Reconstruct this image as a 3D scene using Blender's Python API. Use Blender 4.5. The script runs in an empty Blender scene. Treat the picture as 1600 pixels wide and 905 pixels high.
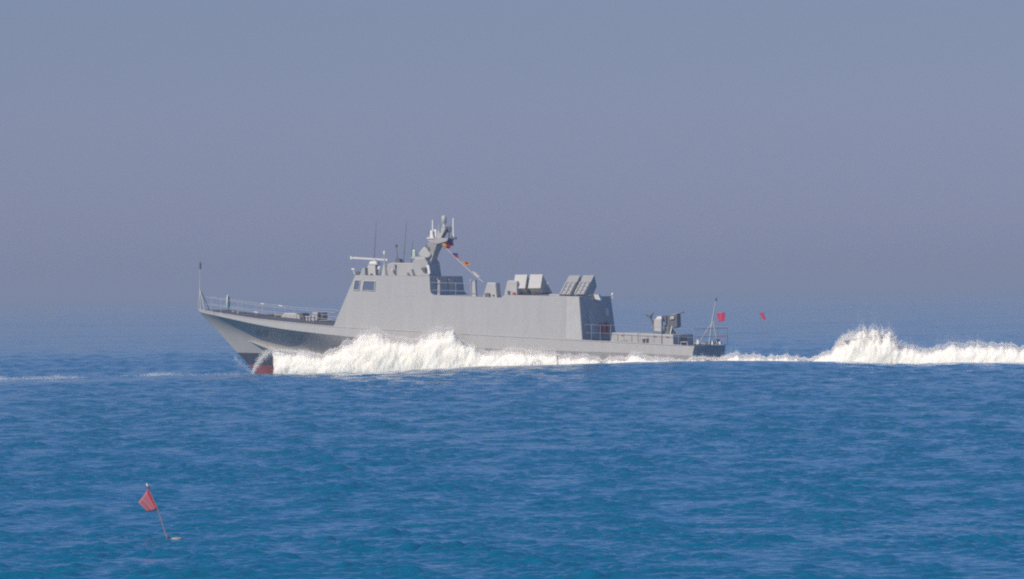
import bpy, math, random
import numpy as np
from mathutils import Vector, Matrix, noise as mnoise

random.seed(7)
rng = np.random.default_rng(7)
scn = bpy.context.scene
R = math.radians

# ------------------------------------------------------------------ camera
CAM_H = 5.2                       # lens height above the sea, metres
F = 12250.0                       # focal length in photo pixels (1600 wide)
ROLL = R(0.75)
cam_d = bpy.data.cameras.new('camera')
cam = bpy.data.objects.new('camera', cam_d)
scn.collection.objects.link(cam)
cam_d.sensor_fit = 'HORIZONTAL'
cam_d.angle = 2 * math.atan(800 / F)
cam_d.clip_start = 1.0
cam_d.clip_end = 40000
cam.location = (0, 0, CAM_H)
cam.rotation_euler = (Matrix.Rotation(R(90), 4, 'X') @ Matrix.Rotation(-ROLL, 4, 'Z')).to_euler()
scn.camera = cam

# ------------------------------------------------------------------ light
SUN_DIR = Vector((-0.50, -0.58, 0.64)).normalized()      # towards the sun
elev = math.asin(SUN_DIR.z)
azim = math.atan2(SUN_DIR.x, SUN_DIR.y)
w = bpy.data.worlds.new('World')
scn.world = w
w.use_nodes = True
nt = w.node_tree
bg = nt.nodes['Background']
sky = nt.nodes.new('ShaderNodeTexSky')
sky.sky_type = 'NISHITA'
sky.sun_disc = False
sky.sun_elevation = elev
sky.sun_rotation = azim
sky.altitude = 0
sky.air_density = 0.85
sky.dust_density = 0.5
sky.ozone_density = 10.0
# a violet haze low over the sea, clear blue overhead
tc_ = nt.nodes.new('ShaderNodeTexCoord')
sx_ = nt.nodes.new('ShaderNodeSeparateXYZ')
rp_ = nt.nodes.new('ShaderNodeValToRGB')
nt.links.new(tc_.outputs['Generated'], sx_.inputs[0])
nt.links.new(sx_.outputs['Z'], rp_.inputs[0])
els = rp_.color_ramp.elements
els[0].position, els[0].color = 0.006, (0.49, 0.415, 0.550, 1)
els[1].position, els[1].color = 0.60, (0.62, 0.76, 0.90, 1)
for pos, c in ((0.036, (0.465, 0.378, 0.442, 1)), (0.10, (0.49, 0.45, 0.52, 1)), (0.30, (0.56, 0.62, 0.72, 1))):
    e_ = els.new(pos)
    e_.color = c
tint = nt.nodes.new('ShaderNodeMix')
tint.data_type = 'RGBA'
tint.blend_type = 'MULTIPLY'
tint.inputs['Factor'].default_value = 1.0
nt.links.new(rp_.outputs[0], tint.inputs['B'])
nt.links.new(sky.outputs[0], tint.inputs['A'])
nt.links.new(tint.outputs['Result'], bg.inputs[0])
bg.inputs[1].default_value = 0.148
sun_d = bpy.data.lights.new('sun', 'SUN')
sun_d.energy = 3.85
sun_d.angle = R(0.5)
sun_d.color = (1.0, 0.89, 0.71)
sun = bpy.data.objects.new('sun', sun_d)
scn.collection.objects.link(sun)
sun.rotation_euler = SUN_DIR.to_track_quat('Z', 'Y').to_euler()
sun.location = (0, 0, 60)

scn.view_settings.view_transform = 'Standard'
scn.view_settings.look = 'None'
scn.view_settings.gamma = 1
scn.view_settings.exposure = 0.0
scn.view_settings.use_curve_mapping = False
scn.render.engine = 'CYCLES'
scn.cycles.use_denoising = False
scn.cycles.filter_width = 2.05
scn.cycles.max_bounces = 20
scn.cycles.diffuse_bounces = 16
scn.cycles.transmission_bounces = 16
scn.cycles.glossy_bounces = 3
scn.cycles.volume_bounces = 0

# ------------------------------------------------------------------ materials
def mat(name, col, rough=0.5, metal=0.0, var=0.0, scale=1.0, streak=False, spec=0.5, trans=0.0):
    m = bpy.data.materials.new(name)
    m.use_nodes = True
    n, l = m.node_tree.nodes, m.node_tree.links
    p = n['Principled BSDF']
    p.inputs['Base Color'].default_value = (*col, 1)
    p.inputs['Roughness'].default_value = rough
    p.inputs['Metallic'].default_value = metal
    p.inputs['Specular IOR Level'].default_value = spec
    if var:
        tc = n.new('ShaderNodeTexCoord')
        mp = n.new('ShaderNodeMapping')
        mp.inputs['Scale'].default_value = (scale * (2.5 if streak else 1), scale, scale * (0.35 if streak else 1))
        ns = n.new('ShaderNodeTexNoise')
        ns.inputs['Scale'].default_value = 1.0
        ns.inputs['Detail'].default_value = 6
        ns.inputs['Roughness'].default_value = 0.6
        cr = n.new('ShaderNodeValToRGB')
        cr.color_ramp.elements[0].position = 0.3
        cr.color_ramp.elements[1].position = 0.7
        cr.color_ramp.elements[0].color = (*[c * (1 - var) for c in col], 1)
        cr.color_ramp.elements[1].color = (*[min(1, c * (1 + var * .6)) for c in col], 1)
        l.new(tc.outputs['Object'], mp.inputs[0])
        l.new(mp.outputs[0], ns.inputs[0])
        l.new(ns.outputs[0], cr.inputs[0])
        l.new(cr.outputs[0], p.inputs['Base Color'])
    return m

GREY = mat('ship_grey', (0.40, 0.395, 0.385), 0.55, var=0.06, scale=0.8, streak=True)
GREY2 = mat('ship_grey_light', (0.47, 0.46, 0.44), 0.5, var=0.08, scale=2)
SEAM = mat('seam_grey', (0.30, 0.30, 0.30), 0.6, var=0.1, scale=3)
DECK = mat('deck_grey', (0.10, 0.10, 0.115), 0.8, var=0.2, scale=1.5)
DARK = mat('dark_metal', (0.12, 0.125, 0.14), 0.5, var=0.2, scale=5)
BLACK = mat('boot_black', (0.052, 0.062, 0.095), 0.5, var=0.3, scale=2)
RED = mat('antifouling_red', (0.25, 0.065, 0.075), 0.6, var=0.25, scale=2)
WHITE = mat('white_paint', (0.78, 0.76, 0.72), 0.45, var=0.06, scale=4)
GLASS = mat('bridge_glass', (0.11, 0.14, 0.21), 0.06, spec=0.8)
NUMB = mat('number_grey', (0.20, 0.20, 0.22), 0.6)
TEAL = mat('teal_canvas', (0.03, 0.22, 0.24), 0.8, var=0.2, scale=4)
LAMP = mat('green_lens', (0.45, 0.62, 0.48), 0.3)
WIRE = mat('wire_grey', (0.30, 0.30, 0.32), 0.45)
REDP = mat('red_paint', (0.45, 0.07, 0.06), 0.5)
ROPE = mat('halyard_rope', (0.62, 0.52, 0.50), 0.9)
FLOAT = mat('float_foam', (0.36, 0.32, 0.25), 0.7, var=0.15, scale=12)
BAMBOO = mat('bamboo_pole', (0.30, 0.22, 0.20), 0.7, var=0.25, scale=20)


def cloth(name, col, trans=0.35):
    m = bpy.data.materials.new(name)
    m.use_nodes = True
    n, l = m.node_tree.nodes, m.node_tree.links
    p = n['Principled BSDF']
    p.inputs['Base Color'].default_value = (*col, 1)
    p.inputs['Roughness'].default_value = 0.9
    tr = n.new('ShaderNodeBsdfTranslucent')
    tr.inputs[0].default_value = (*col, 1)
    mx = n.new('ShaderNodeMixShader')
    mx.inputs[0].default_value = trans
    l.new(p.outputs[0], mx.inputs[1])
    l.new(tr.outputs[0], mx.inputs[2])
    l.new(mx.outputs[0], n['Material Output'].inputs[0])
    return m

C_RED = cloth('red_cloth', (0.58, 0.035, 0.05))
C_PINK = cloth('faded_red_cloth', (0.74, 0.32, 0.37), 0.5)
C_HOTRED = cloth('marker_red_cloth', (0.92, 0.05, 0.15), 0.4)
C_BLUE = cloth('blue_cloth', (0.05, 0.04, 0.26))
C_YEL = cloth('yellow_cloth', (0.80, 0.46, 0.08))
C_WHITE = cloth('white_cloth', (0.78, 0.76, 0.75))


def water_material():
    m = bpy.data.materials.new('sea_water')
    m.use_nodes = True
    n, l = m.node_tree.nodes, m.node_tree.links
    p = n['Principled BSDF']
    p.inputs['Base Color'].default_value = (0.001, 0.117, 0.225, 1)
    p.inputs['Roughness'].default_value = 0.05
    p.inputs['IOR'].default_value = 1.333
    geo = n.new('ShaderNodeNewGeometry')
    h = None
    for sc, amp in ((0.5, 0.06), (1.1, 0.05), (2.8, 0.034), (8.0, 0.017), (21.0, 0.005)):
        mp = n.new('ShaderNodeMapping')
        mp.inputs['Scale'].default_value = (sc * 0.55, sc, sc)
        mp.inputs['Rotation'].default_value = (0, 0, 0.25 * sc)
        l.new(geo.outputs['Position'], mp.inputs[0])
        ns = n.new('ShaderNodeTexNoise')
        ns.inputs['Scale'].default_value = 1.0
        ns.inputs['Detail'].default_value = 3
        l.new(mp.outputs[0], ns.inputs[0])
        mul = n.new('ShaderNodeMath')
        mul.operation = 'MULTIPLY'
        mul.inputs[1].default_value = amp
        l.new(ns.outputs[0], mul.inputs[0])
        if h is None:
            h = mul.outputs[0]
        else:
            ad = n.new('ShaderNodeMath')
            l.new(h, ad.inputs[0])
            l.new(mul.outputs[0], ad.inputs[1])
            h = ad.outputs[0]
    bp = n.new('ShaderNodeBump')
    bp.inputs['Strength'].default_value = 1.0
    bp.inputs['Distance'].default_value = 1.0
    l.new(h, bp.inputs['Height'])
    l.new(bp.outputs[0], p.inputs['Normal'])
    return m

SEA = water_material()


def foam_material(name, sss):
    m = bpy.data.materials.new(name)
    m.use_nodes = True
    n, l = m.node_tree.nodes, m.node_tree.links
    p = n['Principled BSDF']
    p.inputs['Base Color'].default_value = (0.95, 0.885, 0.79, 1) if sss else (0.99, 0.975, 0.95, 1)
    p.inputs['Roughness'].default_value = 1.0
    p.inputs['Specular IOR Level'].default_value = 0.0
    if sss:
        p.inputs['Subsurface Weight'].default_value = 0.9
        p.inputs['Subsurface Radius'].default_value = (1, 1, 1)
        p.inputs['Subsurface Scale'].default_value = 0.4
        return m
    tr = n.new('ShaderNodeBsdfTranslucent')
    tr.inputs[0].default_value = (0.98, 0.95, 0.90, 1)
    mx = n.new('ShaderNodeMixShader')
    mx.inputs[0].default_value = 0.1
    l.new(p.outputs[0], mx.inputs[1])
    l.new(tr.outputs[0], mx.inputs[2])
    l.new(mx.outputs[0], n['Material Output'].inputs[0])
    return m

FOAM = foam_material('flying_foam', False)
FOAM_BODY = foam_material('foam_body', True)

# ------------------------------------------------------------------ mesh helpers
def link(o, parent=None):
    scn.collection.objects.link(o)
    if parent is not None:
        o.parent = parent
    return o


def tag(o, label=None, cat=None, group=None, kind=None):
    if label: o['label'] = label
    if cat: o['category'] = cat
    if group: o['group'] = group
    if kind: o['kind'] = kind
    return o


def empty(name, loc, rz=0):
    o = bpy.data.objects.new(name, None)
    o.empty_display_size = 0.5
    o.location = loc
    o.rotation_euler = (0, 0, rz)
    return link(o)


class MB:
    def __init__(self):
        self.v, self.f, self.mi = [], [], []

    def add(self, verts, faces, mi=0):
        b = len(self.v)
        self.v += [tuple(p) for p in verts]
        self.f += [tuple(b + i for i in f) for f in faces]
        self.mi += [mi] * len(faces)
        return self

    def box(self, x0, x1, y0, y1, z0, z1, mi=0):
        return self.hexa([(x0, y0, z0), (x1, y0, z0), (x1, y1, z0), (x0, y1, z0),
                          (x0, y0, z1), (x1, y0, z1), (x1, y1, z1), (x0, y1, z1)], mi)

    def hexa(self, p, mi=0):
        return self.add(p, [(0, 3, 2, 1), (4, 5, 6, 7), (0, 1, 5, 4), (1, 2, 6, 5), (2, 3, 7, 6), (3, 0, 4, 7)], mi)

    def loft(self, rings, mi=0, cap=True):
        n = len(rings[0])
        v = [p for r in rings for p in r]
        f = []
        for k in range(len(rings) - 1):
            for i in range(n):
                j = (i + 1) % n
                f.append((k * n + i, k * n + j, (k + 1) * n + j, (k + 1) * n + i))
        if cap:
            f.append(tuple(range(n))[::-1])
            f.append(tuple((len(rings) - 1) * n + i for i in range(n)))
        return self.add(v, f, mi)

    def tube(self, pts, r, seg=8, mi=0):
        pts = [Vector(p) for p in pts]
        rs = r if isinstance(r, (list, tuple)) else [r] * len(pts)
        rings = []
        for i, p in enumerate(pts):
            d = (pts[min(i + 1, len(pts) - 1)] - pts[max(i - 1, 0)]).normalized()
            a = d.cross(Vector((0, 1, 0)) if abs(d.y) < 0.9 else Vector((1, 0, 0))).normalized()
            b = d.cross(a)
            rings.append([p + (a * math.cos(t) + b * math.sin(t)) * rs[i] for t in
                          [2 * math.pi * k / seg for k in range(seg)]])
        return self.loft(rings, mi)

    def lathe(self, x, y, prof, seg=16, mi=0):
        rings = [[(x + r * math.cos(2 * math.pi * k / seg), y + r * math.sin(2 * math.pi * k / seg), z)
                  for k in range(seg)] for r, z in prof]
        return self.loft(rings, mi)

    def build(self, name, mats, parent=None, smooth=False, bevel=0.0):
        me = bpy.data.meshes.new(name)
        me.from_pydata(self.v, [], self.f)
        for m in (mats if isinstance(mats, (list, tuple)) else [mats]):
            me.materials.append(m)
        me.polygons.foreach_set('material_index', self.mi)
        if smooth:
            me.polygons.foreach_set('use_smooth', [True] * len(self.f))
        me.update()
        import bmesh
        bm = bmesh.new()
        bm.from_mesh(me)
        bmesh.ops.recalc_face_normals(bm, faces=bm.faces)
        bm.to_mesh(me)
        bm.free()
        o = bpy.data.objects.new(name, me)
        link(o, parent)
        if bevel:
            b = o.modifiers.new('bevel', 'BEVEL')
            b.width = bevel
            b.segments = 2
            b.limit_method = 'ANGLE'
        return o


# ------------------------------------------------------------------ survey of the photograph
# ship axes: x aft from the bow tip, y to starboard, z up from the sea
TH = R(18)
CT, ST = math.cos(TH), math.sin(TH)


def uv(px, py):
    dx, dy = px - 800.0, 452.5 - py
    return (dx * math.cos(ROLL) + dy * math.sin(ROLL), -dx * math.sin(ROLL) + dy * math.cos(ROLL))


OY = 505.25
OX = uv(310, 484)[0] * OY / F


def W(px, py, Y):
    """world point seen at a photo pixel at depth Y"""
    u, v = uv(px, py)
    return Vector((u * Y / F, Y, CAM_H + v * Y / F))


def S(px, py, ly=0.0):
    """ship-frame point seen at a photo pixel, on the plane y = ly of the ship"""
    u, v = uv(px, py)
    k = u / F
    lx = (k * (OY + ly * CT) - OX - ly * ST) / (CT + k * ST)
    Y = OY - lx * ST + ly * CT
    return Vector((lx, ly, CAM_H + v * Y / F))


# ------------------------------------------------------------------ sea surface
g_rng = np.random.default_rng(21)
WAVES = []
for lam, amp, spread, n in ((46, 0.07, 0.35, 3), (24, 0.025, 0.5, 4), (11, 0.009, 0.8, 5), (5.5, 0.007, 0.9, 8),
                            (2.8, 0.0050, 0.8, 16), (1.5, 0.0072, 0.8, 26), (0.85, 0.0096, 0.8, 32), (0.50, 0.0096, 0.9, 34), (0.32, 0.0048, 1.0, 24)):
    for i in range(n):
        L = lam * g_rng.uniform(0.75, 1.3)
        a = amp * g_rng.uniform(0.6, 1.3) * (3.0 / n) ** 0.35
        th = -math.pi / 2 + 0.30 + g_rng.normal(0, spread * 0.6)
        k = 2 * math.pi / L
        WAVES.append((k * math.cos(th), k * math.sin(th), a, g_rng.uniform(0, 6.28), L))

# one long swell that rolls in front of the ship: crest height along x
RY = 478.0
CREST_PX = [(-300, 597), (0, 597), (130, 596), (300, 588), (430, 585.5), (540, 585), (640, 578), (760, 573), (870, 570),
            (1000, 566), (1137, 563.5), (1200, 564), (1320, 566), (1430, 569), (1500, 566.5), (1600, 567), (1900, 572)]
CR_X = [W(a, b, RY).x for a, b in CREST_PX]
CR_Z = [W(a, b, RY).z for a, b in CREST_PX]


def swell(x, y):
    zc = np.interp(x, CR_X, CR_Z)
    d = y - RY
    return zc * np.where(d < 0, np.exp(-(d / 34.0) ** 2), np.exp(-(d / 6.0) ** 2))


VT = np.random.default_rng(99).uniform(-1, 1, (512, 512)).astype(np.float32)


def vnoise(a, b):                                # patchy gusts: smooth random field, -1..1
    i, j = np.floor(a).astype(int), np.floor(b).astype(int)
    fa, fb = (a - i).astype(a.dtype), (b - j).astype(a.dtype)
    fa, fb = fa * fa * (3 - 2 * fa), fb * fb * (3 - 2 * fb)
    i, j, i2, j2 = i % 512, j % 512, (i + 1) % 512, (j + 1) % 512
    return (VT[i, j] * (1 - fa) + VT[i2, j] * fa) * (1 - fb) + (VT[i, j2] * (1 - fa) + VT[i2, j2] * fa) * fb


def sea_z(x, y, spacing=None):
    x = np.asarray(x, np.float32 if np.ndim(x) > 1 else float)
    y = np.asarray(y, x.dtype)
    z = np.zeros_like(x)
    g_ = 0.12 * vnoise(x / 9.0, y / 45.0) + 0.28 * vnoise(x / 2.4 + 31, y / 9.0) + 0.95 * vnoise(x / 0.75 + 77, y / 2.6)
    gust = np.clip(0.88 + 1.0 * g_, 0.38, 2.5)
    for kx, ky, a, ph, L in WAVES:
        s = np.sin(kx * x + ky * y + ph)
        t = a * (s + 0.25 * np.cos(2 * (kx * x + ky * y + ph)))
        if spacing is not None:
            t = t * np.clip((L / spacing - 2.0) / 2.0, 0, 1)
        z += t * (gust if L < 7 else 1.0)
    calm = 1 - 0.65 * np.exp(-((y - RY) / 16.0) ** 2) * (np.abs(x) < 80)
    return z * calm + swell(x, y)


def build_sea():
    fine = np.linspace(R(-5.4), R(5.4), 620)
    coarse = np.linspace(R(5.4), R(360 - 5.4), 90)[1:-1]
    ang = np.concatenate([fine, coarse])
    d = [4.0]
    while d[-1] < 115: d.append(d[-1] * 1.03)
    while d[-1] < 640: d.append(d[-1] * 1.00045)
    s = 0.00045
    while d[-1] < 9000:
        s = min(s * 1.0025, 0.008)
        d.append(d[-1] * (1 + s))
    d = np.array(d)
    sp = np.gradient(d)
    A, D = np.meshgrid(ang.astype(np.float32), d.astype(np.float32))
    X = D * np.sin(A)
    Y = D * np.cos(A)
    SP = np.broadcast_to(sp[:, None], A.shape).copy()
    dA = np.gradient(ang)
    SP = np.maximum(SP, D * np.abs(dA)[None, :])
    Z = sea_z(X, Y, SP)
    nr, nc = A.shape
    co = np.stack([X, Y, Z], -1).reshape(-1, 3).astype(np.float32)
    idx = np.arange(nr * nc).reshape(nr, nc)
    nxt = np.roll(idx, -1, axis=1)
    quads = np.stack([idx[:-1], nxt[:-1], nxt[1:], idx[1:]], -1).reshape(-1, 4)[:, ::-1]
    me = bpy.data.meshes.new('sea')
    me.vertices.add(len(co))
    me.vertices.foreach_set('co', co.ravel())
    nq = len(quads)
    me.loops.add(nq * 4 + nc)
    me.polygons.add(nq + 1)
    me.loops.foreach_set('vertex_index', np.concatenate([quads.ravel(), idx[0]]).astype(np.int32))
    me.polygons.foreach_set('loop_start', np.concatenate([np.arange(nq) * 4, [nq * 4]]).astype(np.int32))
    me.polygons.foreach_set('use_smooth', np.ones(nq + 1, bool))
    me.update(calc_edges=True)
    me.materials.append(SEA)
    o = bpy.data.objects.new('sea', me)
    link(o)
    tag(o, 'blue rippled open sea reaching to the hazy horizon', 'sea', kind='structure')

build_sea()

# ------------------------------------------------------------------ haze
hz = MB().box(-9500, 9500, -9500, 9500, -3.5, 15.0)
hm = bpy.data.materials.new('sea_haze')
hm.use_nodes = True
n, l = hm.node_tree.nodes, hm.node_tree.links
n.remove(n['Principled BSDF'])
pv = n.new('ShaderNodeVolumePrincipled')
pv.inputs['Color'].default_value = (0.57, 0.67, 0.82, 1)
pv.inputs['Density'].default_value = 0.00034
pv.inputs['Anisotropy'].default_value = 0.0
l.new(pv.outputs[0], n['Material Output'].inputs['Volume'])
ho = hz.build('haze', hm)
tag(ho, 'pale blue sea haze lying over the water', 'haze', kind='stuff')

# ------------------------------------------------------------------ the patrol ship
ship = empty('patrol_ship', (OX, OY, 0), -TH)
tag(ship, 'grey missile patrol ship speeding left through white spray', 'warship')

WK_X = [0, 1, 2, 4, 6, 8, 10, 13, 17, 25, 34.5]
WK_W = [0.03, 0.70, 1.27, 2.12, 2.75, 3.15, 3.35, 3.65, 3.75, 3.72, 3.5]
TUM = 0.10                        # inward slope of the sides above the knuckle


def wk(x): return float(np.interp(x, WK_X, WK_W))


def on_knuckle(px, py):
    p = S(px, py, 0)
    for _ in range(8): p = S(px, py, -wk(p.x))
    return p

KN = [on_knuckle(a, b) for a, b in ((310, 487), (345, 495), (400, 507), (440, 514), (500, 521.5), (545, 526), (620, 533),
                                     (720, 542), (780, 545.5), (900, 549), (1000, 552), (1083, 556))]
KN_X = [p.x for p in KN]
KN_Z = [p.z for p in KN]


def kz(x): return float(np.interp(x, KN_X, KN_Z))
def wside(x, z): return max(0.02, wk(x) - (z - kz(x)) * TUM)


def on_side(px, py, out=0.0):
    p = S(px, py, -3)
    for _ in range(10): p = S(px, py, -wside(p.x, p.z) - out)
    return p

SHEER = [on_side(a, b) for a, b in ((310.3, 484), (345, 490), (400, 498.5), (460, 505), (521, 510.5), (910, 532), (1000, 536.5), (1085, 541))]
SH_X = [p.x for p in SHEER]
SH_Z = [p.z for p in SHEER]
LEN = SH_X[-1]


def sz(x): return float(np.interp(x, SH_X, SH_Z))

STEM0, STEM1 = S(310, 484), S(400, 583)


def stem_x(z):
    return STEM0.x + (STEM0.z - z) / (STEM0.z - STEM1.z) * (STEM1.x - STEM0.x)

Z_BLACK = S(385, 551, -0.4).z
Z_RED = S(395, 570, -0.4).z


def build_hull():
    nt_ = 60
    t = np.linspace(0, 1, nt_) ** 1.35
    rows = []
    tr_rake = (S(1085, 541, -3.4).x - S(1080, 562, -3.4).x)      # transom rakes forward below the deck
    def row(x0, zf, wf, z_end_x):
        pts = []
        for k in t:
            x = x0 + k * (z_end_x - x0)
            pts.append((x, max(wf(x), 0.0), zf(x)))
        return pts
    rows.append(row(SH_X[0], sz, lambda x: 0.0 if x <= SH_X[0] + 1e-6 else wside(x, sz(x)), LEN))
    rows.append(row(0.05, kz, lambda x: 0 if x <= 0.051 else wk(x), LEN - tr_rake * 0.6))
    # spray knuckle, black top, red top, keel
    zr0 = 2.15
    xr0 = stem_x(zr0)
    mid_z = lambda x: float(np.interp(x, [xr0, 5, 9, 16, 34], [zr0, 1.78, 1.15, 0.75, 0.5]))
    mid_w = lambda x: float(np.interp(x, [xr0, xr0 + 1, 5, 9, 13, 18, 34], [0, 0.33, 0.80, 1.9, 3.0, 3.5, 3.4]))
    xb0, xd0 = stem_x(Z_BLACK), stem_x(Z_RED)
    bl_z = lambda x: float(np.interp(x, [xb0, 9, 12, 34], [Z_BLACK, Z_BLACK - 0.18, 0.55, 0.25]))
    bl_w = lambda x: float(np.interp(x, [xb0, xb0 + 1, 6, 9, 13, 18, 34], [0, 0.28, 0.75, 1.6, 2.75, 3.4, 3.35]))
    rd_z = lambda x: float(np.interp(x, [xd0, 9, 12, 34], [Z_RED, Z_RED - 0.2, 0.05, 0.0]))
    rd_w = lambda x: float(np.interp(x, [xd0, xd0 + 1, 6, 9, 13, 18, 34], [0, 0.22, 0.5, 1.3, 2.5, 3.3, 3.3]))
    kl_x0 = stem_x(-0.5)
    rows.append(row(xr0, mid_z, mid_w, LEN - tr_rake))
    kn_r, md_r = rows[1], rows[2]
    flare = []
    for q_ in np.linspace(0, 1, 8):
        rr_ = []
        for (xk, wk_, zk), (xm, wm, zm) in zip(kn_r, md_r):
            b0, b1, b2 = (1 - q_) ** 2, 2 * q_ * (1 - q_), q_ * q_
            wc, zc_ = wm + float(np.interp(xk, [5, 10], [0.08, 0.55])) * (wk_ - wm), zk - 0.40 * (zk - zm)
            xc = xk + (xm - xk) * 0.40
            rr_.append((b0 * xk + b1 * xc + b2 * xm, b0 * wk_ + b1 * wc + b2 * wm, b0 * zk + b1 * zc_ + b2 * zm))
        flare.append(rr_)
    rows.append(row(xb0, bl_z, bl_w, LEN - tr_rake))
    rows.append(row(xd0, rd_z, rd_w, LEN - tr_rake))
    rows.append(row(kl_x0, lambda x: -0.6 if x > kl_x0 + 0.2 else -0.5, lambda x: 0.0, LEN - tr_rake))
    mats = [0, 0, 0, 1, 2]
    m = MB()
    for sgn in (-1, 1):
        vs = [(x, sgn * w_, z) for r_ in flare for x, w_, z in r_]
        n_ = nt_
        m.add(vs, [(q_ * n_ + i, q_ * n_ + i + 1, (q_ + 1) * n_ + i + 1, (q_ + 1) * n_ + i) for q_ in range(7) for i in range(n_ - 1)], 0)
        for a in (0, 2, 3, 4):
            va = [(x, sgn * w_, z) for x, w_, z in rows[a]]
            vb = [(x, sgn * w_, z) for x, w_, z in rows[a + 1]]
            n_ = len(va)
            m.add(va + vb, [(i, i + 1, n_ + i + 1, n_ + i) for i in range(n_ - 1)], mats[a])
    o = m.build('hull', [GREY, BLACK, RED], ship, smooth=True)
    # transom
    near = [(r[-1][0], -r[-1][1], r[-1][2]) for r in rows]
    far = [(r[-1][0], r[-1][1], r[-1][2]) for r in rows[-2::-1]]
    tm = MB().add([(x + 0.01, y, z) for x, y, z in near + far], [tuple(range(len(near) + len(far)))])
    tm.build('transom', GREY, o)
    # deck with camber, 5 strips
    d = MB()
    for a, b, x_a, x_b in ((0, nt_ - 1, 0, 0),):
        vs, fs = [], []
        m_ = 9
        for (x, w_, z) in rows[0]:
            for j in range(m_):
                s_ = -1 + 2 * j / (m_ - 1)
                camber = 0.26 * (1 - s_ * s_) * float(np.interp(x, [0, 2, 10, 14, 24, 34], [0.15, 1, 1, .4, .3, .15]))
                vs.append((x, s_ * max(w_ - 0.05, 0), z - 0.03 + camber))
        for i in range(len(rows[0]) - 1):
            for j in range(m_ - 1):
                fs.append((i * m_ + j, i * m_ + j + 1, (i + 1) * m_ + j + 1, (i + 1) * m_ + j))
        d.add(vs, fs)
    d.build('deck', DECK, ship, smooth=True)
    # gunwale: a thin rounded edge along each sheer
    for sgn in (-1, 1):
        MB().tube([(x, sgn * w_, z) for x, w_, z in rows[0][::2]], 0.035, 6).build('gunwale', GREY2, o)
        # spray rail, from about 2.6 m to 9 m aft of the bow
        rail = [p for p in rows[2] if 3.1 < p[0] < 10]
        rings = []
        for i, (x, w_, z) in enumerate(rail):
            q = min(1, i / 4.0)
            y = sgn * w_
            zz = float(np.interp(x, RAIL_X, RAIL_Z)) if sgn < 0 or True else z
            rings.append([(x, y - sgn * 0.25, zz + 0.03), (x, y + sgn * (0.03 + 0.27 * q), zz - 0.05 * q), (x, y + sgn * (0.03 + 0.25 * q), zz - 0.15 * q - 0.02), (x, y - sgn * 0.25, zz - 0.20 * q - 0.03)])
        MB().loft(rings).build('spray_rail', GREY2, o)
    return o, rows, flare

rl = [S(a, b, c) for a, b, c in ((383, 531, -0.75), (400, 535.5, -1.0), (425, 543, -1.3), (455, 547, -1.9), (520, 556, -2.7))]
RAIL_X = [p.x for p in rl]
RAIL_Z = [p.z for p in rl]
hull, ROWS, FLARE = build_hull()


def side_quad(pts_px, out0, out1, name, m, parent):
    """a plate lying on the port side of the ship"""
    a = [on_side(x, y, out0) for x, y in pts_px]
    b = [on_side(x, y, out1) for x, y in pts_px]
    return MB().loft([a, b]).build(name, m, parent)


def side_frame(pts_px, wid, name, m, parent, out=0.02):
    """a raised rectangular rim on the port side"""
    mb = MB()
    cx = sum(p[0] for p in pts_px) / len(pts_px)
    cy = sum(p[1] for p in pts_px) / len(pts_px)
    outer = []
    for x, y in pts_px:
        d = math.hypot(x - cx, y - cy)
        outer.append((x + (x - cx) / d * wid * 1.4, y + (y - cy) / d * wid * 1.4))
    k = len(pts_px)
    vin0 = [on_side(x, y, 0.001) for x, y in pts_px]
    vin1 = [on_side(x, y, out) for x, y in pts_px]
    vou0 = [on_side(x, y, 0.001) for x, y in outer]
    vou1 = [on_side(x, y, out) for x, y in outer]
    f = []
    for i in range(k):
        j = (i + 1) % k
        f += [(i, j, k + j, k + i), (2 * k + i, 3 * k + i, 3 * k + j, 2 * k + j), (k + i, k + j, 3 * k + j, 3 * k + i)]
    mb.add(vin0 + vin1 + vou0 + vou1, f)
    return mb.build(name, m, parent)


# superstructure: one block the full width of the ship
OUT = [(521, 510.5), (538, 470), (555, 430), (671, 432), (672.3, 454), (673.5, 458), (677.5, 461), (730, 463.2), (783, 465.5),
       (788, 461), (882, 462.8), (905, 463.5), (907.5, 498), (910, 532)]
near = [on_side(x, y) for x, y in OUT]
sup = MB()
NX = [p.x for p in near]
xs = sorted(set(np.round(np.concatenate([np.linspace(NX[0], NX[-1], 60), NX]), 5)))
for sgn in (-1, 1):
    vs, nr_ = [], 7
    for x in xs:
        z0, z1 = sz(x), float(np.interp(x, NX, [p.z for p in near]))
        for j in range(nr_):
            z = z0 + (max(z1, z0) - z0) * j / (nr_ - 1)
            vs.append((x, sgn * wside(x, z), z))
    sup.add(vs, [(i * nr_ + j, (i + 1) * nr_ + j, (i + 1) * nr_ + j + 1, i * nr_ + j + 1) for i in range(len(xs) - 1) for j in range(nr_ - 1)])
for i in range(len(near) - 1):
    a, b = near[i], near[i + 1]
    sup.add([a, b, Vector((b.x, -b.y, b.z)), Vector((a.x, -a.y, a.z))], [(0, 1, 2, 3)])
superstructure = sup.build('superstructure', GREY, ship)

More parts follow.
